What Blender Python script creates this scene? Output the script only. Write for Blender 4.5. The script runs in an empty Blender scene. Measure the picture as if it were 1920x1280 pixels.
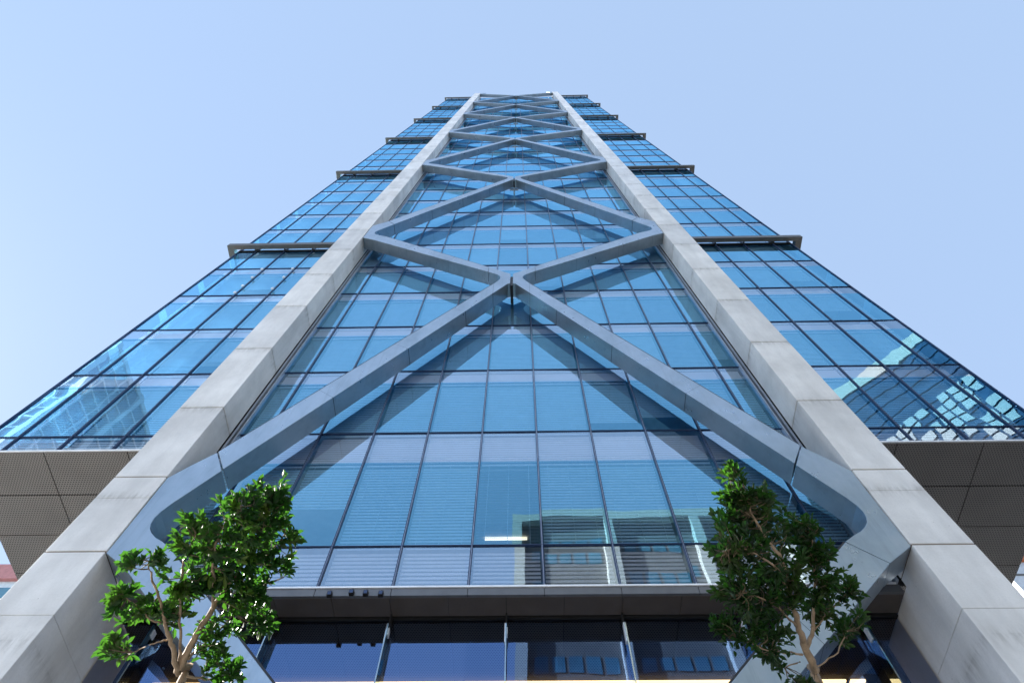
import bpy, bmesh, math, random
from mathutils import Vector, Matrix
random.seed(7)
sc = bpy.context.scene
COL = sc.collection

# ------------------------------------------------------------------ camera, sky, sun, exposure
CAM_POS = Vector((0.3587, 0.0, 1.6))
F_ = Vector((-0.01415003, 0.41447212, 0.909952))
R_ = Vector((0.99981432, 0.01777015, 0.00745333))
U_ = Vector((0.01308078, -0.9098885, 0.41464661))
cd = bpy.data.cameras.new('camera')
cam = bpy.data.objects.new('camera', cd)
COL.objects.link(cam)
m4 = Matrix(((R_.x, U_.x, -F_.x), (R_.y, U_.y, -F_.y), (R_.z, U_.z, -F_.z))).to_4x4()
m4.translation = CAM_POS
cam.matrix_world = m4
cd.sensor_width = 36.0
cd.lens = 36.0 * 1206.1 / 1920.0
cd.clip_start = 0.1
cd.clip_end = 6000
sc.camera = cam

SUN_EL = math.radians(32)
sun_h = Vector((-math.cos(math.radians(18)), math.sin(math.radians(18)), 0))   # where the sun stands
sun_dir = Vector((sun_h.x * math.cos(SUN_EL), sun_h.y * math.cos(SUN_EL), math.sin(SUN_EL)))
w = bpy.data.worlds.new('World')
sc.world = w
w.use_nodes = True
wn = w.node_tree
bg = wn.nodes['Background']
sky = wn.nodes.new('ShaderNodeTexSky')
sky.sky_type = 'NISHITA'
sky.sun_disc = False
sky.sun_elevation = SUN_EL
sky.sun_rotation = math.atan2(sun_h.x, sun_h.y)
sky.air_density = 1.0
sky.dust_density = 0.4
sky.ozone_density = 1.5
sky.altitude = 50
veil = wn.nodes.new('ShaderNodeMix')          # haze veil over the clear sky, its rear brightness added to light the facade
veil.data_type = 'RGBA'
tcw = wn.nodes.new('ShaderNodeTexCoord')       # direction along Y, blends to the added brighter veil behind the camera
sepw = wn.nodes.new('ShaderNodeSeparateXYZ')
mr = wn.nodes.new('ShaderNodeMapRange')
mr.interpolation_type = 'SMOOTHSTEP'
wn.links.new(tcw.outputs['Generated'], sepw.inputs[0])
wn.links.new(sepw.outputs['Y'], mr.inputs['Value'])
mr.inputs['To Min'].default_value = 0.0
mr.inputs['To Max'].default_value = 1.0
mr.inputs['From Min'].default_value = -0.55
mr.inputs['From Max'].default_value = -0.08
veil_fill = wn.nodes.new('ShaderNodeMix')
veil_fill.data_type = 'RGBA'
veil_fill.inputs[6].default_value = (3.25, 4.15, 5.7, 1)     # added bright veil behind the camera, lifts columns, glass and braces
veil_fill.inputs[7].default_value = (1.62, 2.20, 3.18, 1)
wn.links.new(mr.outputs[0], veil_fill.inputs[0])
wn.links.new(veil_fill.outputs[2], veil.inputs[7])
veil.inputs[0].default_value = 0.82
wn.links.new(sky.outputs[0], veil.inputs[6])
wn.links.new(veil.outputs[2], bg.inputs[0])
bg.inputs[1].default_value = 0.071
sl = bpy.data.lights.new('sun', 'SUN')
sl.energy = 5.0
sl.angle = math.radians(0.5)
sl.color = (1.0, 0.95, 0.87)
so = bpy.data.objects.new('sun', sl)
so.rotation_euler = sun_dir.to_track_quat('Z', 'Y').to_euler()
so.location = (-60, 30, 120)
COL.objects.link(so)
sc.view_settings.view_transform = 'Standard'
sc.view_settings.look = 'None'
sc.view_settings.gamma = 1
sc.view_settings.exposure = 2.15

# ------------------------------------------------------------------ materials
def newmat(name):
    m = bpy.data.materials.new(name)
    m.use_nodes = True
    nt = m.node_tree
    return m, nt, nt.nodes['Principled BSDF']

def N(nt, t, **kw):
    n = nt.nodes.new(t)
    for k, v in kw.items():
        setattr(n, k, v)
    return n

def ramp(nt, fac, stops):
    r = N(nt, 'ShaderNodeValToRGB')
    els = r.color_ramp.elements
    while len(els) < len(stops):
        els.new(0.5)
    for e, (p, c) in zip(els, stops):
        e.position = p
        e.color = (c[0], c[1], c[2], 1)
    nt.links.new(fac, r.inputs[0])
    return r.outputs[0]

def noise(nt, scale, detail=4, rough=0.5, stretch=None, obj=True):
    tc = N(nt, 'ShaderNodeTexCoord')
    src = tc.outputs['Object']
    if stretch:
        mp = N(nt, 'ShaderNodeMapping')
        mp.inputs['Scale'].default_value = stretch
        nt.links.new(src, mp.inputs[0])
        src = mp.outputs[0]
    n = N(nt, 'ShaderNodeTexNoise')
    n.inputs['Scale'].default_value = scale
    n.inputs['Detail'].default_value = detail
    n.inputs['Roughness'].default_value = rough
    nt.links.new(src, n.inputs['Vector'])
    return n.outputs['Fac']

def mixc(nt, f, a, b, mode='MIX'):
    mx = N(nt, 'ShaderNodeMix', data_type='RGBA', blend_type=mode)
    for s, v in ((mx.inputs[0], f), (mx.inputs[6], a), (mx.inputs[7], b)):
        if hasattr(v, 'is_output'):
            nt.links.new(v, s)
        elif isinstance(v, (int, float)):
            s.default_value = v
        else:
            s.default_value = (v[0], v[1], v[2], 1)
    return mx.outputs[2]

def simple(name, col, rough=0.6, metal=0.0, var=0.12, scale=3.0, bump=0.0, spec=0.5):
    m, nt, p = newmat(name)
    f = noise(nt, scale, 5, 0.6)
    c = ramp(nt, f, [(0.3, [x * (1 - var) for x in col]), (0.7, [min(1, x * (1 + var)) for x in col])])
    nt.links.new(c, p.inputs['Base Color'])
    p.inputs['Roughness'].default_value = rough
    p.inputs['Metallic'].default_value = metal
    p.inputs['Specular IOR Level'].default_value = spec
    if bump:
        b = N(nt, 'ShaderNodeBump')
        b.inputs['Strength'].default_value = bump
        b.inputs['Distance'].default_value = 0.02
        nt.links.new(noise(nt, scale * 8, 6, 0.6), b.inputs['Height'])
        nt.links.new(b.outputs[0], p.inputs['Normal'])
    return m

def concrete(name, base=(0.44, 0.44, 0.43)):
    m, nt, p = newmat(name)
    big = noise(nt, 0.5, 6, 0.65)
    c1 = ramp(nt, big, [(0.28, [x * 0.80 for x in base]), (0.5, base), (0.72, [min(1, x * 1.15) for x in base])])
    st = noise(nt, 1.0, 6, 0.6, stretch=(1.6, 1.6, 0.35))                  # faint vertical weathering
    c2 = mixc(nt, ramp(nt, st, [(0.42, (0, 0, 0)), (0.70, (0.5, 0.5, 0.5))]), c1, [x * 0.62 for x in base])
    fine = noise(nt, 26, 5, 0.7)
    c3 = mixc(nt, ramp(nt, fine, [(0.3, (0.28, 0.28, 0.28)), (0.5, (0, 0, 0))]), c2, [x * 0.7 for x in base])
    vor = N(nt, 'ShaderNodeTexVoronoi', feature='F1')
    vor.inputs['Scale'].default_value = 3.5
    tc = N(nt, 'ShaderNodeTexCoord')
    nt.links.new(tc.outputs['Object'], vor.inputs['Vector'])
    pit = ramp(nt, vor.outputs['Distance'], [(0.0, (0.8, 0.8, 0.8)), (0.055, (0.0, 0.0, 0.0))])
    c4 = mixc(nt, pit, c3, [x * 0.35 for x in base])                        # form-tie holes and air pores
    stain = noise(nt, 0.35, 3, 0.5, stretch=(1, 1, 0.8))
    c5 = mixc(nt, ramp(nt, stain, [(0.6, (0, 0, 0)), (0.75, (0.3, 0.3, 0.3))]), c4, (0.36, 0.29, 0.2))
    sep = N(nt, 'ShaderNodeSeparateXYZ')
    nt.links.new(tc.outputs['Object'], sep.inputs[0])
    mz = N(nt, 'ShaderNodeMath', operation='MULTIPLY_ADD')                   # each pour has its own tone
    mz.inputs[1].default_value = 1 / 3.74
    mz.inputs[2].default_value = -16.58 / 3.74
    nt.links.new(sep.outputs['Z'], mz.inputs[0])
    fl = N(nt, 'ShaderNodeMath', operation='FLOOR')
    nt.links.new(mz.outputs[0], fl.inputs[0])
    wh = N(nt, 'ShaderNodeTexWhiteNoise', noise_dimensions='1D')
    nt.links.new(fl.outputs[0], wh.inputs['W'])
    c5 = mixc(nt, 1.0, c5, ramp(nt, wh.outputs['Value'], [(0, (0.87, 0.88, 0.90)), (1, (1.0, 1.0, 1.0))]), 'MULTIPLY')
    fr_ = N(nt, 'ShaderNodeMath', operation='FRACT')
    nt.links.new(mz.outputs[0], fr_.inputs[0])
    edge = ramp(nt, fr_.outputs[0], [(0.0, (0.55, 0.55, 0.55)), (0.05, (0, 0, 0)), (0.90, (0, 0, 0)), (1.0, (0.8, 0.8, 0.8))])
    drip = mixc(nt, 1.0, edge, ramp(nt, noise(nt, 5, 4, 0.7, stretch=(1.5, 1.5, 0.25)), [(0.4, (0, 0, 0)), (0.65, (1, 1, 1))]), 'MULTIPLY')
    c5 = mixc(nt, drip, c5, [x * 0.45 for x in base])                       # dirt washed out of the joints
    nt.links.new(c5, p.inputs['Base Color'])
    p.inputs['Roughness'].default_value = 0.75
    b = N(nt, 'ShaderNodeBump')
    b.inputs['Strength'].default_value = 0.35
    b.inputs['Distance'].default_value = 0.01
    nt.links.new(fine, b.inputs['Height'])
    nt.links.new(b.outputs[0], p.inputs['Normal'])
    return m

def glass(name, tint=(0.30, 0.73, 1.0), through=(0.70, 0.88, 1.0), base=0.17, gain=1.6, wave=0.007, ior=1.6):
    """coated curtain wall glass: tinted mirror over a tinted see-through pane"""
    m = bpy.data.materials.new(name)
    m.use_nodes = True
    nt = m.node_tree
    nt.nodes.clear()
    out = N(nt, 'ShaderNodeOutputMaterial')
    gl = N(nt, 'ShaderNodeBsdfGlossy')
    gl.inputs['Color'].default_value = (*tint, 1)
    gl.inputs['Roughness'].default_value = 0.0
    tr = N(nt, 'ShaderNodeBsdfTransparent')
    tr.inputs['Color'].default_value = (*through, 1)
    fr = N(nt, 'ShaderNodeFresnel')
    fr.inputs['IOR'].default_value = ior
    ma = N(nt, 'ShaderNodeMath', operation='MULTIPLY_ADD', use_clamp=True)
    ma.inputs[1].default_value = gain
    ma.inputs[2].default_value = base
    nt.links.new(fr.outputs[0], ma.inputs[0])
    tcp = N(nt, 'ShaderNodeTexCoord')
    mpp = N(nt, 'ShaderNodeMapping')
    mpp.inputs['Scale'].default_value = (1 / 1.5, 0, 1 / 3.767)
    mpp.inputs['Location'].default_value = (0.5, 0, -16.79 / 3.767 + 0.001)
    nt.links.new(tcp.outputs['Object'], mpp.inputs[0])
    flp = N(nt, 'ShaderNodeVectorMath', operation='FLOOR')
    nt.links.new(mpp.outputs[0], flp.inputs[0])
    wnp = N(nt, 'ShaderNodeTexWhiteNoise', noise_dimensions='3D')
    nt.links.new(flp.outputs[0], wnp.inputs['Vector'])
    nt.links.new(mixc(nt, 1.0, tint, ramp(nt, wnp.outputs['Value'], [(0, (0.80, 0.86, 0.90)), (1, (1, 1, 1))]), 'MULTIPLY'), gl.inputs['Color'])
    mx = N(nt, 'ShaderNodeMixShader')
    nt.links.new(ma.outputs[0], mx.inputs[0])
    nt.links.new(tr.outputs[0], mx.inputs[1])
    nt.links.new(gl.outputs[0], mx.inputs[2])
    nt.links.new(mx.outputs[0], out.inputs[0])
    if wave:
        b = N(nt, 'ShaderNodeBump')
        b.inputs['Strength'].default_value = 1.0
        b.inputs['Distance'].default_value = wave
        nt.links.new(noise(nt, 0.45, 2, 0.4), b.inputs['Height'])
        nt.links.new(b.outputs[0], gl.inputs['Normal'])
    return m

def perforated(name, col, pitch, hole=0.30, dark=(0.006, 0.006, 0.007)):
    """sheet metal with a staggered pattern of round holes"""
    m, nt, p = newmat(name)
    tc = N(nt, 'ShaderNodeTexCoord')
    sep = N(nt, 'ShaderNodeSeparateXYZ')
    nt.links.new(tc.outputs['Object'], sep.inputs[0])
    def math_(op, a, b=None):
        n = N(nt, 'ShaderNodeMath', operation=op)
        for i, v in enumerate((a, b)):
            if v is None:
                continue
            if hasattr(v, 'is_output'):
                nt.links.new(v, n.inputs[i])
            else:
                n.inputs[i].default_value = v
        return n.outputs[0]
    y = math_('DIVIDE', sep.outputs['Y'], pitch * 0.87)
    row = math_('FLOOR', y)
    odd = math_('MODULO', math_('ABSOLUTE', row), 2.0)
    x = math_('ADD', math_('DIVIDE', sep.outputs['X'], pitch), math_('MULTIPLY', odd, 0.5))
    fx = math_('SUBTRACT', math_('FRACT', x), 0.5)
    fy = math_('SUBTRACT', math_('FRACT', y), 0.5)
    d = math_('SQRT', math_('ADD', math_('MULTIPLY', fx, fx), math_('MULTIPLY', fy, fy)))
    f = math_('LESS_THAN', d, hole)
    base = ramp(nt, noise(nt, 1.2, 3), [(0.3, [c * 0.9 for c in col]), (0.7, [c * 1.1 for c in col])])
    nt.links.new(mixc(nt, f, base, dark), p.inputs['Base Color'])
    p.inputs['Roughness'].default_value = 0.5
    p.inputs['Metallic'].default_value = 0.2
    return m

def emit(name, col, s):
    m, nt, p = newmat(name)
    p.inputs['Base Color'].default_value = (*col, 1)
    p.inputs['Emission Color'].default_value = (*col, 1)
    p.inputs['Emission Strength'].default_value = s
    return m

M = {}
M['concrete'] = concrete('pale_board_marked_concrete', (0.86, 0.845, 0.82))
M['sealant'] = simple('brown_joint_sealant', (0.16, 0.11, 0.07), 0.9)
def brushed_steel():
    m, nt, p = newmat('satin_aluminium_cladding')
    st = noise(nt, 1.2, 6, 0.65, stretch=(1.0, 1.0, 0.5))
    c = ramp(nt, st, [(0.3, (0.25, 0.32, 0.38)), (0.5, (0.31, 0.385, 0.455)), (0.72, (0.36, 0.43, 0.50))])
    rain = noise(nt, 3.0, 5, 0.7, stretch=(3.0, 1.0, 0.18))
    c = mixc(nt, ramp(nt, rain, [(0.52, (0, 0, 0)), (0.75, (0.4, 0.4, 0.4))]), c, (0.20, 0.24, 0.27))
    rust = noise(nt, 0.55, 2, 0.5)
    c = mixc(nt, ramp(nt, rust, [(0.70, (0, 0, 0)), (0.78, (0.35, 0.35, 0.35))]), c, (0.40, 0.30, 0.20))
    nt.links.new(c, p.inputs['Base Color'])
    p.inputs['Metallic'].default_value = 0.75
    nt.links.new(ramp(nt, noise(nt, 2.5, 5, 0.6), [(0.3, (0.26,) * 3), (0.7, (0.42,) * 3)]), p.inputs['Roughness'])
    return m
M['steel'] = brushed_steel()
M['steel_dark'] = simple('dark_reveal_metal', (0.02, 0.022, 0.026), 0.5, 0.3)
M['mullion'] = simple('dark_blue_mullion_metal', (0.026, 0.05, 0.12), 0.35, 0.3)
M['mull_light'] = simple('anodised_edge_strip', (0.42, 0.47, 0.55), 0.35, 0.5)
M['glass'] = glass('blue_coated_glass')
M['glass_band'] = glass('pale_band_glass', (0.62, 0.82, 1.0), (0.90, 0.95, 1.0), 0.26, 0.9, 0.007)
M['glass_lobby'] = glass('lobby_glass', (0.28, 0.49, 0.95), (0.80, 0.82, 0.84), 0.18, 1.0, 0.006)
M['glass_fin'] = glass('clear_fin_glass', (0.8, 0.95, 1.0), (0.7, 0.85, 0.9), 0.3, 1.0, 0)
M['slat'] = simple('pale_blind_slat', (0.80, 0.84, 0.88), 0.45, 0.0, 0.06)
M['cord'] = simple('white_blind_cord', (0.75, 0.78, 0.8), 0.6)
M['spandrel'] = simple('pale_grey_spandrel_panel', (0.86, 0.84, 0.88), 0.5, 0.0, 0.05)
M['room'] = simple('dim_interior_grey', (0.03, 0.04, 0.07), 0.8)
M['ceiling'] = simple('interior_ceiling_tile', (0.45, 0.46, 0.48), 0.8)
M['canopy'] = simple('grey_bronze_sunshade_metal', (0.10, 0.096, 0.092), 0.5, 0.2, 0.06)
M['soffit'] = perforated('perforated_grey_soffit_sheet', (0.15, 0.138, 0.132), 0.075, 0.32)
M['soffit_in'] = perforated('perforated_brown_ceiling_sheet', (0.25, 0.20, 0.16), 0.055, 0.27)
M['soffit_plain'] = simple('dark_brown_soffit_sheet', (0.09, 0.075, 0.065), 0.5, 0.2)
M['black'] = simple('black_gap', (0.004, 0.004, 0.005), 0.8)
M['fascia'] = simple('grey_fascia_metal', (0.14, 0.145, 0.155), 0.45, 0.4)
M['flash'] = simple('white_drip_edge_metal', (0.82, 0.85, 0.9), 0.35, 0.2)
M['strip'] = emit('warm_light_strip', (1.0, 0.66, 0.30), 1.0)
M['tube'] = emit('office_light_tube', (1.0, 0.80, 0.55), 0.55)
M['paving'] = simple('pale_granite_paving', (0.24, 0.235, 0.225), 0.8, 0, 0.15, 1.5, 0.2)
M['asphalt'] = simple('asphalt', (0.055, 0.055, 0.058), 0.85, 0, 0.2, 4, 0.3)
M['kerb'] = simple('kerb_stone', (0.3, 0.3, 0.29), 0.8)
M['lane_paint'] = simple('white_road_paint', (0.75, 0.75, 0.72), 0.7)

# ------------------------------------------------------------------ helpers
class MB:
    def __init__(s):
        s.v, s.f, s.mi, s.mats = [], [], [], []
    def mat(s, m):
        if m not in s.mats:
            s.mats.append(m)
        return s.mats.index(m)
    def face(s, pts, m):
        b = len(s.v)
        s.v += [tuple(p) for p in pts]
        s.f.append(tuple(range(b, b + len(pts))))
        s.mi.append(s.mat(m))
        return s
    def box(s, x0, x1, y0, y1, z0, z1, m):
        if x0 > x1: x0, x1 = x1, x0
        if y0 > y1: y0, y1 = y1, y0
        if z0 > z1: z0, z1 = z1, z0
        b = len(s.v)
        s.v += [(x, y, z) for z in (z0, z1) for y in (y0, y1) for x in (x0, x1)]
        i = s.mat(m)
        for q in ((0, 2, 3, 1), (4, 5, 7, 6), (0, 1, 5, 4), (2, 6, 7, 3), (0, 4, 6, 2), (1, 3, 7, 5)):
            s.f.append(tuple(b + k for k in q)); s.mi.append(i)
        return s
    def prism(s, poly, y0, y1, m):
        """poly = [(x, z)...] extruded along Y"""
        b = len(s.v); n = len(poly)
        area = sum(poly[i][0] * poly[(i + 1) % n][1] - poly[(i + 1) % n][0] * poly[i][1] for i in range(n))
        if area < 0:
            poly = poly[::-1]
        s.v += [(x, y0, z) for x, z in poly] + [(x, y1, z) for x, z in poly]
        i = s.mat(m)
        s.f.append(tuple(b + k for k in range(n))); s.mi.append(i)
        s.f.append(tuple(b + n + k for k in reversed(range(n)))); s.mi.append(i)
        for k in range(n):
            k2 = (k + 1) % n
            s.f.append((b + k, b + n + k, b + n + k2, b + k2)); s.mi.append(i)
        return s
    def build(s, name, parent=None, loc=None, bevel=0):
        me = bpy.data.meshes.new(name)
        me.from_pydata(s.v, [], s.f)
        for m in s.mats:
            me.materials.append(m)
        me.polygons.foreach_set('material_index', s.mi)
        me.update()
        o = bpy.data.objects.new(name, me)
        if loc: o.location = loc
        if parent: o.parent = parent
        COL.objects.link(o)
        if bevel:
            bv = o.modifiers.new('bevel', 'BEVEL')
            bv.width = bevel; bv.segments = 2; bv.limit_method = 'ANGLE'
            bv.angle_limit = math.radians(40)
        return o

def tag(o, label=None, cat=None, group=None, kind=None):
    if label: o['label'] = label
    if cat: o['category'] = cat
    if group: o['group'] = group
    if kind: o['kind'] = kind
    return o

def thing(name, label, cat, loc=(0, 0, 0), rz=0, group=None):
    o = bpy.data.objects.new(name, None)
    o.location = loc; o.rotation_euler = (0, 0, rz)
    COL.objects.link(o)
    return tag(o, label, cat, group)

# ------------------------------------------------------------------ ground
g = MB(); g.face([(-3000, -3000, 0), (3000, -3000, 0), (3000, 3000, 0), (-3000, 3000, 0)], M['paving'])
tag(g.build('ground'), kind='structure')
g = MB(); g.box(-400, 400, -20, -4.5, -0.05, 0.006, M['asphalt'])
tag(g.build('road'), kind='structure')
g = MB()
for i in range(-40, 41):
    g.face([(i * 8, -12.3, 0.012), (i * 8 + 3, -12.3, 0.012), (i * 8 + 3, -12.15, 0.012), (i * 8, -12.15, 0.012)], M['lane_paint'])
tag(g.build('road_marking'), kind='structure')
g = MB(); g.box(-400, 400, -4.5, -4.2, 0, 0.13, M['kerb']); g.box(-400, 400, -20.3, -20, 0, 0.13, M['kerb'])
tag(g.build('kerb'), kind='structure')

# ------------------------------------------------------------------ the tower
YG, YC = 9.674, 8.652          # glass plane, column front plane
XI, XO = 7.68, 8.87            # column inner and outer edge
XE = 14.68                     # glass corner
FH = 3.767; Z1 = 16.79         # storey height, first transom
ZTOP = Z1 + 35 * FH            # 148.6
P = 22.6
tower = thing('skyscraper', 'tall blue glass tower with pale concrete columns and zigzag metal braces up its front', 'skyscraper', (0, YG, 0))
def tb(mb, name, parent=None, bevel=0, label=None, kind=None):
    """build a part of the tower; coordinates are world, the tower's origin is (0, YG, 0)"""
    par = parent or tower
    o = mb.build(name, par, bevel=bevel)
    if par is tower:
        o.location = (0, -YG, 0)
    if label: o['label'] = label
    if kind: o['kind'] = kind
    return o

# columns
zs = [0, 3.3, 6.45, 9.6, 11.13, 12.75, 13.5]
z = 16.58
while z < 148:
    zs.append(z); z += 3.74
zs.append(149.15)
minor = {9.6, 12.75, 3.3, 6.45}
for s in (-1, 1):
    c = MB()
    for a, b in zip(zs, zs[1:]):
        ga = 0.0 if a == 0 else (0.004 if a in minor else 0.018)
        gb = 0.0 if b == zs[-1] else (0.004 if b in minor else 0.018)
        yb = 11.1 if b <= 9.61 else 9.52
        c.box(s * XI, s * XO, YC, yb, a + ga, b - gb, M['concrete'])
    o = tb(c, 'concrete_column', bevel=0.012)
    k = MB()
    k.box(s * (XI + 0.02), s * (XO - 0.02), YC + 0.02, 9.5, 0.02, 149.0, M['sealant'])
    k.box(s * (XI + 0.002), s * (XO - 0.02), 9.5, 11.08, 9.6, 10.93, M['concrete'])
    tb(k, 'joint_filler', parent=o)

# braces
def mir(poly, s):
    return [(s * x, z) for x, z in poly]
def gus(j):
    o = P * j
    pts = [(6.54, 13.73), (6.95, 14.46), (7.35, 13.93), (7.66, 13.47), (7.66, 11.1), (7.05, 10.67), (6.5, 11.24),
           (6.72, 11.40), (6.92, 11.52), (7.07, 11.65), (7.17, 11.78), (7.23, 11.93), (7.25, 12.1), (7.22, 12.3), (7.12, 12.56), (6.9, 13.0)]
    return [(x, z + o) for x, z in pts]
def long_(j):
    o = P * j; x1, x2 = 6.53, 6.94
    pts = [(x1, 26.6 - 1.965 * x1 + 0.02), (0.16, 26.3), (0.055, 26.32), (0.055, 27.55), (1.0, 28.5), (1.0, 27.855), (0.75, 27.62),
           (0.6, 27.46), (0.5, 27.28), (0.47, 27.1), (0.49, 26.9), (0.56, 26.68), (0.7, 26.37), (x2, 27.7 - 1.905 * x2 + 0.02)]
    return [(x, z + o) for x, z in pts]
def short_(j):
    o = P * j; x0 = 1.012
    pts = [(x0, 26.96 + .895 * x0), (7.04, 26.96 + .895 * 7.04), (6.49, 27.53 + .97 * 6.49), (x0, 27.53 + .97 * x0)]
    return [(x, z + o) for x, z in pts]
YB0, YB1 = 8.672, 9.27
def inset_edge(poly_line, s, m, w_=0.05):
    pass
def ridge(mb, a, b, s, o, th=0.045):
    """dark raised drip channel running along the top of a brace, set back from its face"""
    (xa, za), (xb, zb) = a, b
    mb.prism(mir([(xa, za + o - 0.02), (xb, zb + o - 0.02), (xb, zb + o + th), (xa, za + o + th)], s), YB0 + 0.012, YB1 - 0.05, M['steel_dark'])
for s in (-1, 1):
    for j in range(0, 7):
        g = MB(); g.prism(mir(gus(j), s), YB0, YB1, M['steel'])
        o = tb(g, 'brace_gusset', bevel=0.01)
    for j in range(0, 6):
        g = MB(); g.prism(mir(long_(j), s), YB0, YB1, M['steel'])
        o = tb(g, 'long_diagonal_brace', bevel=0.01)
        for x in (5.35, 3.75, 2.15, 0.72):
            u, l = 27.7 - 1.905 * x, 26.6 - 1.965 * (x - 0.55 * 0.5)
            x2 = x - 0.5
            l = 26.6 - 1.965 * x2
            if x < 1: x2 = x; l = 26.6 - 1.965 * x
            q = [(x - .004, u + P * j), (x + .004, u + P * j), (x2 + .004, l + P * j), (x2 - .004, l + P * j)]
            r = MB(); r.prism(mir(q, s), YB0 - 0.001, YB1 + 0.001, M['steel_dark'])
            tb(r, 'panel_joint', parent=o)
        r = MB(); ridge(r, (0.75, 26.27), (6.93, 27.7 - 1.905 * 6.93), s, P * j, 0.09)
        tb(r, 'drip_channel', parent=o)
    for j in range(-1, 6):
        g = MB(); g.prism(mir(short_(j), s), YB0, YB1, M['steel'])
        o = tb(g, 'short_diagonal_brace', bevel=0.01)
        for x in (2.6, 4.8):
            u, l = 27.53 + .97 * x, 26.96 + .895 * (x + 0.3)
            r = MB(); r.prism(mir([(x - .004, u + P * j), (x + .004, u + P * j), (x + .304, l + P * j), (x + .296, l + P * j)], s), YB0 - 0.001, YB1 + 0.001, M['steel_dark'])
            tb(r, 'panel_joint', parent=o)
        r = MB(); ridge(r, (1.02, 27.53 + .97 * 1.02), (6.48, 27.53 + .97 * 6.48), s, P * j, 0.05)
        tb(r, 'drip_channel', parent=o)
    # foot of the lattice, down to the plaza
    g = MB()
    pts = [(2.04, 0.0), (0.16, 3.7), (0.055, 3.72), (0.055, 4.95), (1.0, 5.9), (1.0, 5.25), (0.6, 4.86), (0.47, 4.5), (0.56, 4.08), (2.68, 0.0)]
    g.prism(mir(pts, s), YB0, YB1, M['steel'])
    tb(g, 'brace_foot', bevel=0.01)
for j in range(0, 6):
    g = MB(); o = P * j
    g.box(-0.05, 0.05, YB0 + 0.12, YB1 + 0.3, 26.4 + o, 27.5 + o, M['steel_dark'])
    if j:
        g.box(-0.3, 0.3, 9.30, 9.42, 26.05 + o, 26.13 + o, M['mull_light'])
        g.box(-0.05, 0.05, 9.2, YG, 25.98 + o, 26.05 + o, M['mull_light'])
    tb(g, 'node_bracket')

# curtain wall grid -------------------------------------------------
cx = [-7.52] + [-6.75 + 1.5 * i for i in range(10)] + [7.52]       # central bay
sx = [8.9, 9.22, 10.72, 12.22, 13.74, XE]
bays = [('c', cx), ('r', sx), ('l', [-x for x in sx[::-1]])]
floors = [Z1 + FH * n for n in range(36)]
def open_rows(kind):
    if kind == 'c':
        return [(11.14, 12.32, 'low')] + [(12.32, 16.79, 'first')] + [(floors[n], floors[n + 1], 'std') for n in range(35)]
    return [(16.05, 16.79, 'low')] + [(floors[n], floors[n + 1], 'std') for n in range(35)]

YBL = YG + 0.16                 # blind plane
def add_blind(mb, x0, x1, z0, z1, tilt=66, pitch=0.1, chord=0.068, cords=False, m=None):
    m = m or M['slat']
    t = math.radians(tilt)
    dy, dz = chord / 2 * math.cos(t), chord / 2 * math.sin(t)
    n = int((z1 - z0) / pitch)
    for i in range(n):
        zc = z0 + (i + 0.5) * (z1 - z0) / n
        j = random.uniform(-0.004, 0.004)
        mb.face([(x0, YBL - dy, zc + dz), (x1, YBL - dy, zc + dz + j), (x1, YBL + dy, zc - dz + j), (x0, YBL + dy, zc - dz)], m)
    if cords:
        for f in (0.14, 0.5, 0.86):
            xx = x0 + (x1 - x0) * f
            mb.box(xx - 0.004, xx + 0.004, YBL - 0.05, YBL - 0.045, z0, z1, M['cord'])

panes = []
for kind, xs in bays:
    for (z0, z1, rt) in open_rows(kind):
        for a, b in zip(xs, xs[1:]):
            if b - a < 0.4:
                continue
            panes.append((kind, a, b, z0, z1, rt))
panes.sort(key=lambda p: (p[3], abs(p[1] + p[2])))
near, far = panes[:100], panes[100:]
def pane_glass(mb, a, b, z0, z1):
    # each pane sits a hair out of true, as glazed units do
    t1, t2 = random.uniform(-0.007, 0.007), random.uniform(-0.007, 0.007)
    y = YG
    if z1 - z0 < 2:
        mb.face([(a, y + t1, z0), (b, y + t2, z0), (b, y - t1, z1), (a, y - t2, z1)], M['glass_band'])
        return
    sp = 1.38 if z1 - z0 > 4 else 0.8
    f = (z1 - sp - z0) / (z1 - z0)
    l = lambda u, v: u + (v - u) * f
    ya, yb = l(y + t1, y - t2), l(y + t2, y - t1)
    mb.face([(a, y + t1, z0), (b, y + t2, z0), (b, yb, z1 - sp), (a, ya, z1 - sp)], M['glass'])
    mb.face([(a, ya, z1 - sp), (b, yb, z1 - sp), (b, y - t1, z1), (a, y - t2, z1)], M['glass_band'])
    mb.box(a + 0.03, b - 0.03, y + 0.03, y + 0.06, z1 - sp - 0.05, z1 - sp - 0.01, M['mullion'])  # added dark bar in place of the shadow edge at the blind head
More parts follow.
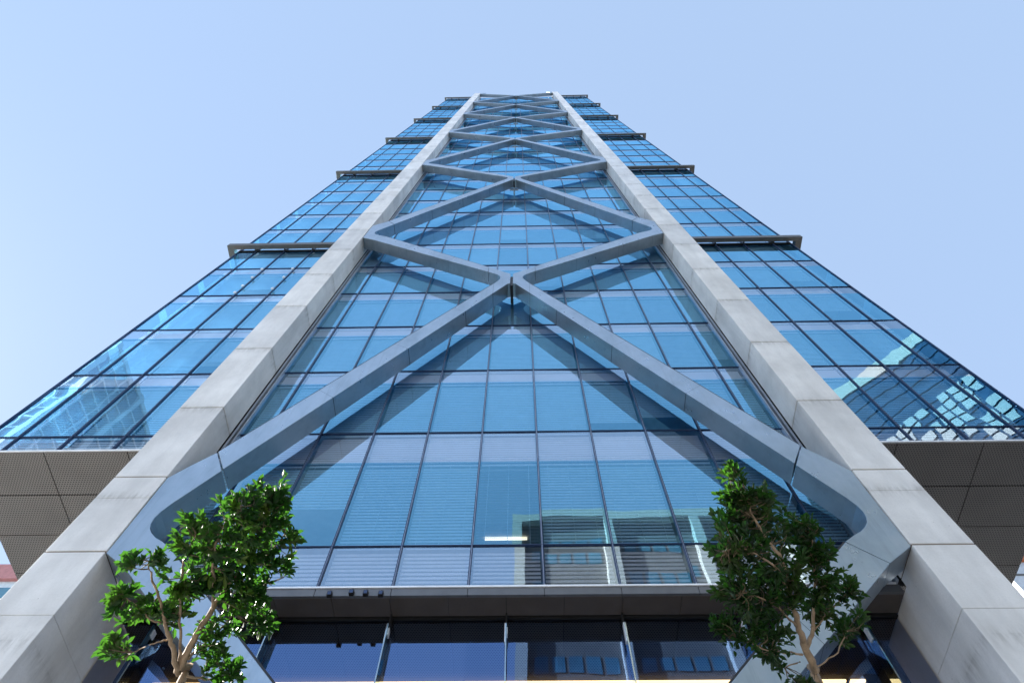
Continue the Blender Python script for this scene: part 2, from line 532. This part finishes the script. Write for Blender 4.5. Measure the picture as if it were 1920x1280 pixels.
def pane_back(mb, kind, a, b, z0, z1, rt, cords):
    x0, x1 = a + 0.05, b - 0.05
    if abs(b) > 14.5: x1 = 14.2
    if abs(a) > 14.5: x0 = -14.2
    if rt == 'low':
        add_blind(mb, x0, x1, z0 + 0.03, z1 - 0.03, 74, 0.105, 0.056, False, M['spandrel'])
        return
    sp = 1.38 if rt == 'first' else 0.8
    if rt == 'first':
        add_blind(mb, x0, x1, z1 - sp, z1 - 0.03, 74, 0.1, 0.062, False, M['spandrel'])
    else:
        mb.box(x0, x1, YBL - 0.02, YBL + 0.02, z1 - sp, z1 - 0.03, M['spandrel'])
    mid = (a + b) / 2
    if rt == 'first' and abs(mid) < 0.1:
        add_blind(mb, x0, x1, z0 + 0.05, z1 - sp - 0.06, -40, 0.1, 0.055, cords)
    else:
        r = random.random()
        tilt = random.uniform(62, 76) if rt == 'first' else (random.uniform(72, 84) if z0 < 30 else 60 + random.uniform(-12, 10))
        bot = z0 + 0.05 + (random.uniform(0.5, 1.7) if random.random() < 0.10 else 0)
        add_blind(mb, x0, x1, bot, z1 - sp - 0.06, tilt, 0.105 if rt == 'first' else 0.1, 0.050 if rt == 'first' else (0.060 if z0 < 30 else 0.068), cords)
for p in near:
    kind, a, b, z0, z1, rt = p
    g = MB(); pane_glass(g, a, b, z0, z1)
    o = tb(g, 'window_pane')
    g = MB(); pane_back(g, *p, True)
    tb(g, 'venetian_blind' if rt != 'low' else 'spandrel_louvre', parent=o)
g = MB(); h = MB()
for p in far:
    pane_glass(g, *p[1:5]); pane_back(h, *p, False)
o = tb(g, 'upper_window_pane', kind='stuff')
tb(h, 'upper_venetian_blind', parent=o, kind='stuff')

# side walls of the glass box
for s in (-1, 1):
    g = MB()
    g.face([(s * XE, YG, 16.05), (s * XE, 40, 16.05), (s * XE, 40, ZTOP), (s * XE, YG, ZTOP)], M['glass'])
    tb(g, 'side_glazing')
# inside: slabs and core
g = MB()
for n in range(36):
    zt = floors[n]
    g.box(-14.0, 14.0, YBL + 0.12, 39.8, zt - 0.72, zt - 0.12, M['ceiling'])
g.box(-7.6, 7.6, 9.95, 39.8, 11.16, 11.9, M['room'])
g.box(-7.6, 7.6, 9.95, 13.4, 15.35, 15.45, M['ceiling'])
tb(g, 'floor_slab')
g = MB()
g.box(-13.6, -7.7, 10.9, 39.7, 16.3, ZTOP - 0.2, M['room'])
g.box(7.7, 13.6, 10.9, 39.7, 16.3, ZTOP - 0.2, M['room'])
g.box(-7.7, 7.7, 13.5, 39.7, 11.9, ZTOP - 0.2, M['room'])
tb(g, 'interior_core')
g = MB(); g.box(-14.6, 14.6, YG + 0.05, 39.9, ZTOP, ZTOP + 0.25, M['fascia'])
tb(g, 'roof')
g = MB(); g.box(-0.70, 0.45, 12.11, 12.17, 15.29, 15.34, M['tube'])
for i in range(22):
    g.box(-0.70 + i * 0.0523, -0.695 + i * 0.0523, 12.06, 12.22, 15.25, 15.34, M['cord'])
tb(g, 'ceiling_light')

# mullions and transoms
def mullion(x, z0, z1):
    g = MB()
    g.box(x - 0.024, x - 0.007, YG - 0.04, YG + 0.05, z0, z1, M['mullion'])
    g.box(x + 0.007, x + 0.024, YG - 0.04, YG + 0.05, z0, z1, M['mullion'])
    g.box(x - 0.007, x + 0.007, YG - 0.028, YG + 0.05, z0, z1, M['mull_light'])
    return g
for x in cx[1:-1]:
    tb(mullion(x, 11.14, ZTOP), 'mullion')
for s in (-1, 1):
    for x in sx[1:-1]:
        tb(mullion(s * x, 16.05, ZTOP), 'mullion')
    g = MB(); g.box(s * (XE - 0.012), s * (XE + 0.02), YG - 0.05, YG + 0.06, 16.05, ZTOP, M['mullion'])
    tb(g, 'corner_mullion')
    # vertical channel beside each column
    g = MB()
    g.box(s * 7.50, s * 7.545, YG - 0.09, YG + 0.04, 11.14, ZTOP, M['mull_light'])
    g.box(s * 7.545, s * 7.60, YG - 0.03, YG + 0.04, 11.14, ZTOP, M['black'])
    g.box(s * 7.60, s * 7.66, YG - 0.12, YG + 0.04, 11.14, ZTOP, M['mull_light'])
    g.box(s * 7.66, s * 8.0, YG - 0.06, YG + 0.04, 11.14, ZTOP, M['black'])
    tb(g, 'edge_channel')
far_t = MB()
cnt = 0
for n, zt in enumerate([12.32] + floors):
    for kind, x0, x1 in (('c', -7.5, 7.5), ('r', 8.9, XE + 0.02), ('l', -XE - 0.02, -8.9)):
        if zt < 16 and kind != 'c':
            continue
        g = MB() if cnt < 90 else far_t
        g.box(x0, x1, YG - 0.02, YG + 0.05, zt - 0.018, zt + 0.018, M['mullion'])
        g.box(x0, x1, YG - 0.032, YG - 0.02, zt - 0.010, zt + 0.0, M['mullion'])
        if cnt < 90:
            tb(g, 'transom')
        cnt += 1
tb(far_t, 'upper_transom', kind='stuff')
# small white cable restraints clipped on two mullions
for x, zz in [(-12.22, 31.5), (-12.22, 30.24), (-12.22, 29.08), (-12.22, 28.2), (-10.72, 31.5), (-10.72, 30.2), (-10.72, 28.65)]:
    g = MB(); g.box(x - 0.05, x + 0.05, YG - 0.14, YG - 0.08, zz - 0.07, zz + 0.07, M['flash'])
    tb(g, 'cable_restraint')

# sunshade frames round the two glass corners at every node level
for s in (-1, 1):
    for j in range(6):
        z0 = 34.82 + P * j
        z1 = z0 + 0.38
        o = MB()
        xo = 15.26
        o.box(s * 8.8, s * xo, 9.30, 9.53, z0, z1, M['canopy'])                 # front beam
        o.box(s * (xo - 0.33), s * xo, 9.53, 12.4, z0, z1, M['canopy'])          # return along the side
        o.box(s * 8.8, s * (xo - 0.10), 9.50, 9.54, z1 - 0.12, z1 + 0.14, M['canopy'])
        c = tb(o, 'sunshade_frame', bevel=0.012)
        b = MB()
        for x in (9.22, 10.72, 12.22, 13.74):
            b.box(s * (x - 0.03), s * (x + 0.03), 9.53, YG, z0 + 0.02, z0 + 0.12, M['steel_dark'])
        b.box(s * 13.66, s * 13.82, 9.53, YG, z0 + 0.0, z0 + 0.3, M['steel_dark'])
        b.box(s * 8.9, s * XE, YG - 0.06, YG + 0.05, z0 - 0.02, z0 + 0.10, M['black'])
        tb(b, 'bracket', parent=c)

# bottom edge of the glass, fascia and soffits
g = MB()
g.box(-7.6, 7.6, YG - 0.07, YG + 0.05, 11.10, 11.14, M['flash'])
tb(g, 'drip_edge')
g = MB()
for i in range(-6, 5):
    a = -6.75 + 1.5 * (i + 5); 
    a0, b0 = max(-7.66, a), min(7.66, a + 1.5)
    if b0 - a0 > 0.05:
        g.box(a0 + 0.006, b0 - 0.006, YG - 0.05, YG + 0.02, 10.91, 11.098, M['fascia'])
g.box(-7.62, 7.62, YG - 0.03, YG + 0.02, 10.93, 11.09, M['black'])
tb(g, 'fascia_panel')
g = MB()
w_ = 2.27 / 2
for i in range(-7, 7):
    a0, b0 = max(-7.66, i * w_), min(7.66, (i + 1) * w_)
    if b0 - a0 > 0.05:
        g.box(a0 + 0.005, b0 - 0.005, YG + 0.02, 10.17, 10.905, 10.93, M['soffit_plain'])
g.box(-7.66, 7.66, YG + 0.02, 10.26, 10.94, 10.96, M['black'])
tb(g, 'soffit_panel')
for s in (-1, 1):
    g = MB()
    g.box(s * 8.87, s * (XE + 0.05), YG - 0.07, YG + 0.05, 16.0, 16.05, M['flash'])
    g.box(s * (XE + 0.01), s * (XE + 0.05), YG + 0.05, 39, 16.0, 16.05, M['flash'])
    tb(g, 'drip_edge')
    ys = [YG - 0.05, 11.03, 12.43, 13.86, 15.3, 16.7, 18.1, 19.5, 22.3, 25.1, 28, 31, 34, 39]
    xs = [8.88, 10.22, 12.49, XE + 0.04]
    g = MB()
    for a, b in zip(ys, ys[1:]):
        for c, d in zip(xs, xs[1:]):
            g.box(s * (c + 0.012), s * (d - 0.012), a + 0.014, b - 0.014, 15.965, 15.99, M['soffit'])
    g.box(s * 8.88, s * (XE + 0.03), YG - 0.03, 39, 15.992, 15.998, M['black'])
    tb(g, 'perforated_soffit')
    # recessed lobby side wall under the wing
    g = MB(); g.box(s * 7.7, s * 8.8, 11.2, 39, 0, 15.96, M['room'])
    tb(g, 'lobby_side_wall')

# lobby glass, fins, ceiling
YL = 10.27
lx = [-7.66] + [2.27 * i for i in range(-3, 4)] + [7.66]
for a, b in zip(lx, lx[1:]):
    g = MB(); t = random.uniform(-0.004, 0.004)
    g.face([(a + 0.012, YL + t, 0.05), (b - 0.012, YL - t, 0.05), (b - 0.012, YL - t, 10.9), (a + 0.012, YL + t, 10.9)], M['glass_lobby'])
    tb(g, 'lobby_window')
for x in lx[1:-1]:
    g = MB(); g.box(x - 0.012, x + 0.012, 10.0, YL - 0.01, 0, 10.6, M['glass_fin'])
    f = tb(g, 'glass_fin')
    g = MB(); g.box(x - 0.03, x - 0.012, 10.05, 10.16, 10.2, 10.62, M['flash']); g.box(x + 0.012, x + 0.03, 10.08, 10.2, 10.4, 10.55, M['flash'])
    g.box(x - 0.014, x + 0.014, 10.1, YL, 10.6, 10.9, M['black'])
    tb(g, 'clamp', parent=f)
g = MB(); g.box(-7.66, 7.66, YL - 0.06, YL + 0.04, 10.88, 10.94, M['black'])
tb(g, 'head_channel')
g = MB()
ys = [YL + 0.05, 10.95, 11.9]
for a, b in zip(ys, ys[1:]):
    for i in range(-7, 7):
        c, d = max(-7.66, i * w_), min(7.66, (i + 1) * w_)
        g.box(c + 0.006, d - 0.006, a + 0.006, b - 0.006, 10.90, 10.92, M['soffit_in'])
for i in range(-7, 7):
    g.box(max(-7.66, i * w_) + 0.006, min(7.66, (i + 1) * w_) - 0.006, 12.25, 16.0, 10.90, 10.92, M['soffit_in'])
g.box(-7.7, 7.7, YL + 0.05, 30, 10.95, 10.99, M['black'])
tb(g, 'lobby_ceiling')
g = MB()
g.box(-7.5, 7.0, 12.02, 12.12, 10.86, 10.895, M['strip'])
g.box(7.1, 7.4, 12.02, 12.12, 10.86, 10.895, M['strip'])
tb(g, 'light_strip')
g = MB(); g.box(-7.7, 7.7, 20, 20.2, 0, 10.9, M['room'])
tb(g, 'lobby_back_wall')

# flood lamps under the fascia
proto = None
for i, (x, zz) in enumerate([(-3.43, 10.93), (-3.01, 10.97), (-2.73, 10.95), (-2.43, 10.93)]):
    if proto is None:
        t = thing('flood_lamp', '', 'lamp', (x, 9.60, zz))
        b = MB(); b.box(-0.045, 0.045, -0.05, 0.03, -0.06, 0.04, M['black']); b.box(-0.035, 0.035, -0.055, -0.05, -0.05, 0.03, M['mullion'])
        b.build('housing', t, bevel=0.006)
        b = MB(); b.box(-0.012, 0.012, -0.01, 0.03, 0.04, 0.09, M['black'])
        b.build('mount', t)
        proto = t
    else:
        t = proto.copy(); COL.objects.link(t); t.location = (x, 9.60, zz)
        for ch in proto.children:
            c = ch.copy(); COL.objects.link(c); c.parent = t
    t['label'] = 'black flood lamp on the fascia, ' + ['leftmost of the row of four', 'second from the left in the row of four', 'third from the left in the row of four', 'rightmost of the row of four'][i]
    t['category'] = 'lamp'; t['group'] = 'flood lamps on the fascia above the lobby'

# ------------------------------------------------------------------ neighbours
def facade_tower(name, label, size, loc, rz, mats, fh=3.8, bay=3.0, band=1.2, fin=0.25, top=3.0, gl=None, hgt=100):
    """block with real floor bands, vertical fins and recessed glass on all four sides"""
    wx, wy = size
    t = thing(name, label, 'building', loc, rz)
    b = MB(); b.box(-wx / 2 + 0.3, wx / 2 - 0.3, -wy / 2 + 0.3, wy / 2 - 0.3, 0, hgt - 0.5, gl)
    b.build('window_wall', t)
    b = MB(); z_ = 4.0
    while z_ < hgt - top:
        b.box(-wx / 2 + 0.06, wx / 2 - 0.06, -wy / 2 + 0.06, wy / 2 - 0.06, z_ - band, z_, mats[0]); z_ += fh
    b.build('floor_band', t)
    b = MB(); b.box(-wx / 2 - 0.1, wx / 2 + 0.1, -wy / 2 - 0.1, wy / 2 + 0.1, hgt - top, hgt, mats[1])
    b.build('parapet', t)
    b = MB()
    n = int(wx / bay)
    for i in range(n + 1 if fin else 0):
        x = -wx / 2 + fin / 2 + (wx - fin) * i / n
        for y in (-wy / 2 + 0.15, wy / 2 - 0.15):
            b.box(x - fin / 2, x + fin / 2, y - 0.2, y + 0.2, 0, hgt - top, mats[1])
    n = int(wy / bay)
    for i in range(1, n if fin else 1):
        y = -wy / 2 + fin / 2 + (wy - fin) * i / n
        for x in (-wx / 2 + 0.15, wx / 2 - 0.15):
            b.box(x - 0.2, x + 0.2, y - fin / 2, y + fin / 2, 0, hgt - top, mats[1])
    if b.v:
        b.build('fin', t)
    return t
M['nb_white'] = simple('white_panel_facade', (0.66, 0.68, 0.70), 0.6)
M['nb_beige'] = simple('beige_stone_facade', (0.36, 0.33, 0.30), 0.8)
M['nb_panel'] = simple('mid_grey_cladding_panel', (0.30, 0.31, 0.32), 0.5)
M['nb_pink'] = simple('faded_red_roof_sheet', (0.50, 0.20, 0.19), 0.8)
M['nb_glass'] = simple('dark_office_window', (0.03, 0.06, 0.11), 0.12, 0.0, 0.3, 0.3)
M['nb_glass2'] = simple('teal_office_window', (0.08, 0.22, 0.30), 0.12, 0.0, 0.3, 0.3)
M['nb_grey'] = simple('grey_louvre_facade', (0.16, 0.155, 0.15), 0.7)
M['nb_conc'] = simple('pale_concrete_frame', (0.60, 0.57, 0.52), 0.8)  # pale concrete, the frame's own colour
M['nb_orange'] = simple('orange_red_trim', (0.55, 0.16, 0.06), 0.7)

# across the street (seen mirrored in the lower centre glass and the lobby glass)
YO = -25.0
t = thing('office_block', 'grey block with pale concrete frame mirrored in the glass at bottom centre', 'building', (22, YO - 8, 0))
b = MB(); b.box(-22.2, 23, -8, 7.2, 0, 54.7, M['nb_grey']); b.build('wall', t)
for i in range(6):
    x = -22.1 + 8.95 * i
    b = MB(); b.box(x - 0.5, x + 0.5, 7.2, 8.0, 0, 55.5, M['nb_conc']); b.build('frame_column', t)
b = MB(); b.box(-22.6, 23.2, 6.8, 8.02, 54.6, 55.8, M['nb_conc']); b.build('roof_beam', t)
zf = 4.0
while zf < 50:
    b = MB()
    for i in range(5):
        for q in range(5):
            x = -22.1 + 8.95 * i + 1.1 + q * 1.45
            b.box(x, x + 1.15, 7.2, 7.25, zf + 1.2, zf + 2.7, M['nb_glass2'])
    b.build('window', t); zf += 4.1
tw = facade_tower('glass_tower', 'teal glass tower with white grid mirrored in the lower left glass', (36, 35), (-107, -58, 0), 0, (M['nb_white'], M['nb_white']), 4.0, 4.0, 0.3, 0.34, 1.2, M['nb_glass2'], 133)
b = MB()
for x, y in ((17.6, 17.2), (17.6, 5.0), (-17.6, 17.2)):
    b.box(x - 0.7, x + 0.7, y - 0.7, y + 0.7, 0, 133.2, M['nb_white'])
b.build('corner_fin', tw)
tw = facade_tower('stone_tower', 'dark glass tower with beige parapet mirrored in the lower right glass', (40, 34), (91, -67, 0), math.radians(45), (M['nb_glass'], M['nb_beige']), 3.8, 6.0, 0.4, 0.0, 4.2, M['nb_glass'], 139)
b = MB()
for zz in range(6):
    for q in range(14):
        for sg in (-1, 1):
            if (q * 7 + zz * 3) % 5:
                b.box(sg * 19.9, sg * 20.05, -16.2 + q * 2.35, -14.4 + q * 2.35, 103 + zz * 2.6, 105.1 + zz * 2.6, M['nb_panel'])
                b.box(-16.2 + q * 2.35, -14.4 + q * 2.35, sg * 16.9, sg * 17.05, 103 + zz * 2.6, 105.1 + zz * 2.6, M['nb_panel'])
b.build('cladding_panel', tw)

# seen past the two wing soffits
def at(px, py, d):
    return CAM_POS + (F_ * 1206.1 + R_ * (px - 960) + U_ * (640 - py)) / 1206.1 * d
a = at(14, 1088, 60)
t = thing('apartment_block', 'white block with faded red roof beyond the left wing of the tower', 'building', (a.x - 5, a.y + 6, 0))
zt = a.z
b = MB(); b.box(-8, 8, -6, 8, 0, zt - 0.1, M['nb_white']); b.build('wall', t)
b = MB(); b.prism([(-8.4, zt - 0.1), (8.4, zt - 0.1), (7.2, zt + 1.7), (-7.2, zt + 1.7)], -6.4, 8.4, M['nb_pink']); b.build('roof', t)
for k in range(8):
    for q in range(4):
        x = -6.5 + q * 3.8
        b = MB(); b.box(x, x + 2.2, -6.06, -5.9, zt - 2.1 - k * 3.2, zt - 0.9 - k * 3.2, M['nb_glass2'])
        wdw = b.build('window', t)
a = at(1908, 1030, 60)
t = thing('white_building', 'white walled building with orange trim beyond the right wing of the tower', 'building', (a.x + 6, a.y + 6, 0))
zt = a.z + 3
b = MB(); b.box(-9, 9, -6, 8, 0, zt, M['nb_white']); b.build('wall', t)
b = MB()
for k in range(6):
    b.box(-9.02, 9.02, -6.08, -5.95, zt - 2.2 - k * 2.0, zt - 2.05 - k * 2.0, M['nb_grey'])
b.build('cladding_joint', t)
b = MB(); b.box(-8.0, 6, -6.3, -5.98, zt - 4.6, zt - 4.0, M['nb_orange']); b.build('trim', t)

# ------------------------------------------------------------------ trees
def bark(name, col):
    return simple(name, col, 0.8, 0, 0.3, 12, 0.5)
M['bark'] = bark('pale_bark', (0.29, 0.21, 0.14))
M['twig'] = bark('dark_twig_bark', (0.13, 0.10, 0.06))
def leafmat(name, c1, c2, c3):
    m, nt, p = newmat(name)
    tc = N(nt, 'ShaderNodeTexCoord')
    vor = N(nt, 'ShaderNodeTexVoronoi', feature='F1')
    vor.inputs['Scale'].default_value = 5.0
    nt.links.new(tc.outputs['Object'], vor.inputs['Vector'])
    sp = N(nt, 'ShaderNodeSeparateColor')
    nt.links.new(vor.outputs['Color'], sp.inputs[0])
    c = ramp(nt, sp.outputs[0], [(0.0, c1), (0.55, c2), (1.0, c3)])
    nt.links.new(c, p.inputs['Base Color'])
    p.inputs['Roughness'].default_value = 0.42
    p.inputs['Specular IOR Level'].default_value = 0.25
    tl = N(nt, 'ShaderNodeBsdfTranslucent')
    nt.links.new(mixc(nt, 0.6, c, (0.16, 0.55, 0.04)), tl.inputs[0])
    mx = N(nt, 'ShaderNodeMixShader'); mx.inputs[0].default_value = 0.2
    out = nt.nodes['Material Output']
    nt.links.new(p.outputs[0], mx.inputs[1]); nt.links.new(tl.outputs[0], mx.inputs[2])
    nt.links.new(mx.outputs[0], out.inputs[0])
    return m
M['leaf_a'] = leafmat('glossy_green_leaf', (0.007, 0.028, 0.005), (0.012, 0.05, 0.008), (0.05, 0.08, 0.010))
M['leaf_b'] = leafmat('shaded_green_leaf', (0.005, 0.016, 0.005), (0.008, 0.024, 0.006), (0.022, 0.036, 0.009))  # darker copy of the leaf above, the right tree's shade in its colour

def tube(mb, pts, radii, m, seg=8):
    rings = []
    for i, p in enumerate(pts):
        d = (pts[min(i + 1, len(pts) - 1)] - pts[max(i - 1, 0)]).normalized()
        a = d.orthogonal().normalized(); b_ = d.cross(a)
        base = len(mb.v)
        for k in range(seg):
            an = 2 * math.pi * k / seg
            mb.v.append(tuple(p + (a * math.cos(an) + b_ * math.sin(an)) * radii[i]))
        rings.append(base)
    mi = mb.mat(m)
    # align rings by nearest vertex to avoid twisting
    for r0, r1 in zip(rings, rings[1:]):
        v0 = Vector(mb.v[r0])
        off = min(range(seg), key=lambda k: (Vector(mb.v[r1 + k]) - v0).length)
        for k in range(seg):
            mb.f.append((r0 + k, r0 + (k + 1) % seg, r1 + (k + 1 + off) % seg, r1 + (k + off) % seg)); mb.mi.append(mi)

def smooth_path(pts, n=4):
    out = []
    P_ = [pts[0]] + pts + [pts[-1]]
    for i in range(1, len(P_) - 2):
        for k in range(n):
            t_ = k / n
            a, b, c, d = P_[i - 1], P_[i], P_[i + 1], P_[i + 2]
            out.append(0.5 * ((2 * b) + (c - a) * t_ + (2 * a - 5 * b + 4 * c - d) * t_ ** 2 + (-a + 3 * b - 3 * c + d) * t_ ** 3))
    out.append(pts[-1])
    return out

def leaf(mb, p, d, n, L, W, m):
    """folded, slightly drooping pointed leaf"""
    d = d.normalized(); s = d.cross(n)
    if s.length < 1e-3: s = d.orthogonal()
    s.normalize(); n = s.cross(d).normalized()
    b = len(mb.v); mi = mb.mat(m)
    droop = -n * L * random.uniform(0.02, 0.16)
    mid = [p, p + d * L * 0.36 - n * L * 0.02, p + d * L * 0.72 + droop * 0.4, p + d * L + droop]
    mb.v += [tuple(mid[0]), tuple(mid[1]), tuple(mid[2]), tuple(mid[3])]
    up = n * W * 0.28
    for sg in (1, -1):
        mb.v += [tuple(mid[1] + s * sg * W * 0.46 + up), tuple(mid[2] + s * sg * W * 0.42 + up)]
    mb.f += [(b, b + 1, b + 4), (b + 1, b + 2, b + 5, b + 4), (b + 2, b + 3, b + 5),
             (b, b + 6, b + 1), (b + 1, b + 6, b + 7, b + 2), (b + 2, b + 7, b + 3)]
    mb.mi += [mi] * 6

def rosette(mb, p, axis, m, L=0.125, n=12):
    axis = axis.normalized(); a = axis.orthogonal().normalized(); b_ = axis.cross(a)
    ph = random.uniform(0, 6.28)
    for i in range(n):
        an = ph + i * 2.39996
        el = math.radians(random.uniform(8, 72) if i > 2 else random.uniform(55, 85))
        d = (a * math.cos(an) + b_ * math.sin(an)) * math.cos(el) + axis * math.sin(el)
        base = p - axis * random.uniform(0, 0.10)
        leaf(mb, base + d * 0.012, d, axis + Vector((0, 0, 0.4)), L * random.uniform(0.7, 1.15), L * random.uniform(0.38, 0.50), m)

def make_tree(label, limbs, blobs, depth, mleaf, ground, seed, L=0.125, mult=1.3):
    rnd = random.Random(seed); random.seed(seed)
    base = Vector(ground)
    t = thing('tree', label, 'tree', base)
    tr = MB(); nodes = []
    for pts, r0, r1 in limbs:
        w_ = [(at(x, y, depth + dd) if not isinstance(x, Vector) else x) for (x, y, dd) in pts]
        if r0 > 0.05:
            w_ = [base.copy(), base + (w_[0] - base) * 0.5 + Vector((0.05, -0.08, 0.0))] + w_
        sp = smooth_path(w_, 5)
        n = len(sp)
        sp = [q + Vector((rnd.gauss(0, 1), rnd.gauss(0, 1), rnd.gauss(0, 1))) * 0.006 for q in sp]
        tube(tr, [q - base for q in sp], [r0 + (r1 - r0) * (i / (n - 1)) ** 0.8 for i in range(n)], M['bark'])
        nodes += sp[n // 3:]
    tw = tr; fo = MB()
    scale = depth / 1206.1
    for (px, py, rpx, cnt, dd) in blobs:
        c = at(px, py, depth + dd); R = rpx * scale
        for i in range(int(cnt * mult)):
            while True:
                v = Vector((rnd.uniform(-1, 1), rnd.uniform(-1, 1), rnd.uniform(-1, 1)))
                if v.length < 1: break
            p = c + v * R * (0.75 + 0.6 * rnd.random())
            nn = min(nodes, key=lambda q: (q - p).length + max(0, q.z - p.z) * 0.6)
            axis = (p - nn).normalized() + Vector((0, 0, 0.7)) + v * 0.5
            mid = nn.lerp(p, 0.5) + Vector((rnd.gauss(0, .04), rnd.gauss(0, .04), -0.03))
            if (p - nn).length > 0.05:
                tube(tw, [q - base for q in smooth_path([nn, mid, p], 3)], [0.0055 - 0.0034 * k / 6 for k in range(7)], M['twig'], 5)
            rosette(fo, p - base, axis, mleaf, L * rnd.uniform(0.8, 1.15), rnd.randint(8, 12))
            if rnd.random() < 0.6:
                q = mid.lerp(p, 0.6)
                rosette(fo, q - base + Vector((rnd.gauss(0, .05), rnd.gauss(0, .05), rnd.gauss(0, .05))), axis + v, mleaf, L * 0.9, rnd.randint(4, 7))
    trunk = tr.build('trunk', t)
    for f in trunk.data.polygons: f.use_smooth = True
    fo.build('foliage', t)
    return t

limbsL = [
    ([(330, 1300, 0), (338, 1250, 0), (362, 1200, 0), (392, 1150, 0.1), (425, 1100, 0.15), (462, 1040, 0.1), (478, 980, 0)], 0.058, 0.012),
    ([(332, 1265, 0), (326, 1220, -.1), (312, 1180, -.15), (302, 1130, -.2), (284, 1080, -.2), (278, 1050, -.2)], 0.030, 0.006),
    ([(336, 1245, 0), (338, 1180, -.1), (339, 1110, -.2), (345, 1050, -.3), (370, 1000, -.3)], 0.018, 0.006),
    ([(315, 1198, -.1), (290, 1205, -.2), (250, 1222, -.3)], 0.010, 0.004),
    ([(303, 1168, -.15), (282, 1160, -.2), (265, 1145, -.2), (235, 1120, -.2)], 0.011, 0.005),
    ([(350, 1235, 0), (400, 1190, .2), (440, 1150, .3), (500, 1090, .3)], 0.016, 0.005),
    ([(350, 1268, 0), (395, 1272, .1), (440, 1262, .1)], 0.014, 0.005),
    ([(425, 1100, .15), (450, 1080, .3), (520, 1020, .3), (540, 980, .3)], 0.016, 0.005),
    ([(400, 1140, .1), (400, 1060, -.2), (410, 1000, -.3), (450, 950, -.3)], 0.016, 0.005),
]
blobsL = [(478, 945, 42, 26, 0), (520, 925, 24, 10, .1), (440, 985, 48, 26, -.2), (510, 990, 44, 26, .2), (545, 1010, 18, 5, .3), (380, 1020, 40, 20, -.2),
          (450, 1050, 50, 30, .1), (520, 1060, 36, 14, .3), (400, 1085, 40, 20, 0), (470, 1120, 42, 22, .2), (490, 1170, 28, 10, .3),
          (345, 1090, 34, 14, -.2), (300, 1040, 14, 5, -.2), (240, 1052, 18, 6, -.2), (268, 1140, 28, 10, -.2), (222, 1115, 20, 7, -.2),
          (215, 1222, 20, 9, -.3), (320, 1140, 30, 12, -.1), (420, 1180, 36, 14, .1), (395, 1225, 28, 10, .1), (430, 1260, 26, 9, .1), (360, 985, 14, 4, -.3)]
def ground_pt(px, py, d, dx=0, dy=0):
    q = at(px, py, d); return (q.x + dx, q.y + dy, 0)
make_tree('bright green street tree in front of the left concrete column', limbsL, blobsL, 6.4, M['leaf_a'], ground_pt(330, 1280, 6.4, -0.1, 0.15), 11, 0.108, 1.15)
limbsR = [
    ([(1545, 1300, 0), (1528, 1255, 0), (1512, 1215, 0), (1498, 1180, 0), (1488, 1140, 0), (1480, 1100, 0), (1466, 1050, -.1), (1430, 1000, -.1), (1400, 940, 0)], 0.060, 0.010),
    ([(1512, 1215, 0), (1524, 1180, .1), (1526, 1120, .1), (1528, 1060, .2), (1522, 1000, .2)], 0.026, 0.007),
    ([(1505, 1225, 0), (1470, 1222, -.1), (1430, 1215, -.2), (1380, 1195, -.2)], 0.012, 0.005),
    ([(1495, 1175, 0), (1470, 1150, -.1), (1440, 1125, -.2), (1390, 1110, -.3)], 0.014, 0.005),
    ([(1524, 1180, .1), (1560, 1140, .2), (1590, 1110, .3)], 0.012, 0.005),
    ([(1532, 1250, 0), (1570, 1220, .1), (1588, 1180, .2)], 0.010, 0.005),
    ([(1482, 1110, 0), (1450, 1060, -.2), (1400, 1030, -.3), (1360, 1030, -.3)], 0.014, 0.005),
    ([(1500, 1240, 0), (1470, 1250, 0), (1455, 1240, 0)], 0.008, 0.004),
]
blobsR = [(1374, 885, 16, 6, 0), (1382, 925, 30, 14, 0), (1362, 975, 34, 14, 0), (1430, 925, 22, 8, 0), (1415, 965, 38, 18, .1), (1455, 985, 32, 12, .1),
          (1355, 1030, 26, 10, -.2), (1400, 1020, 32, 12, -.2), (1380, 1070, 34, 14, -.2), (1510, 985, 28, 10, .2), (1500, 1030, 40, 18, .2), (1540, 1040, 28, 10, .2),
          (1450, 1060, 40, 16, 0), (1480, 1090, 40, 18, 0), (1550, 1080, 30, 10, .2), (1430, 1110, 36, 14, -.1), (1375, 1110, 32, 12, -.2), (1400, 1165, 36, 14, -.2),
          (1345, 1165, 20, 6, -.2), (1440, 1170, 32, 10, -.1), (1590, 1105, 28, 10, .3), (1545, 1150, 32, 12, .2), (1595, 1165, 24, 8, .3), (1535, 1120, 26, 8, .1),
          (1440, 1215, 20, 6, -.1), (1450, 1248, 12, 3, 0), (1510, 1275, 14, 4, -.2), (1580, 1190, 14, 5, .3)]
make_tree('dark green street tree in front of the right concrete column', limbsR, blobsR, 6.4, M['leaf_b'], ground_pt(1545, 1280, 6.4, 0.1, 0.15), 23, 0.088, 1.55)
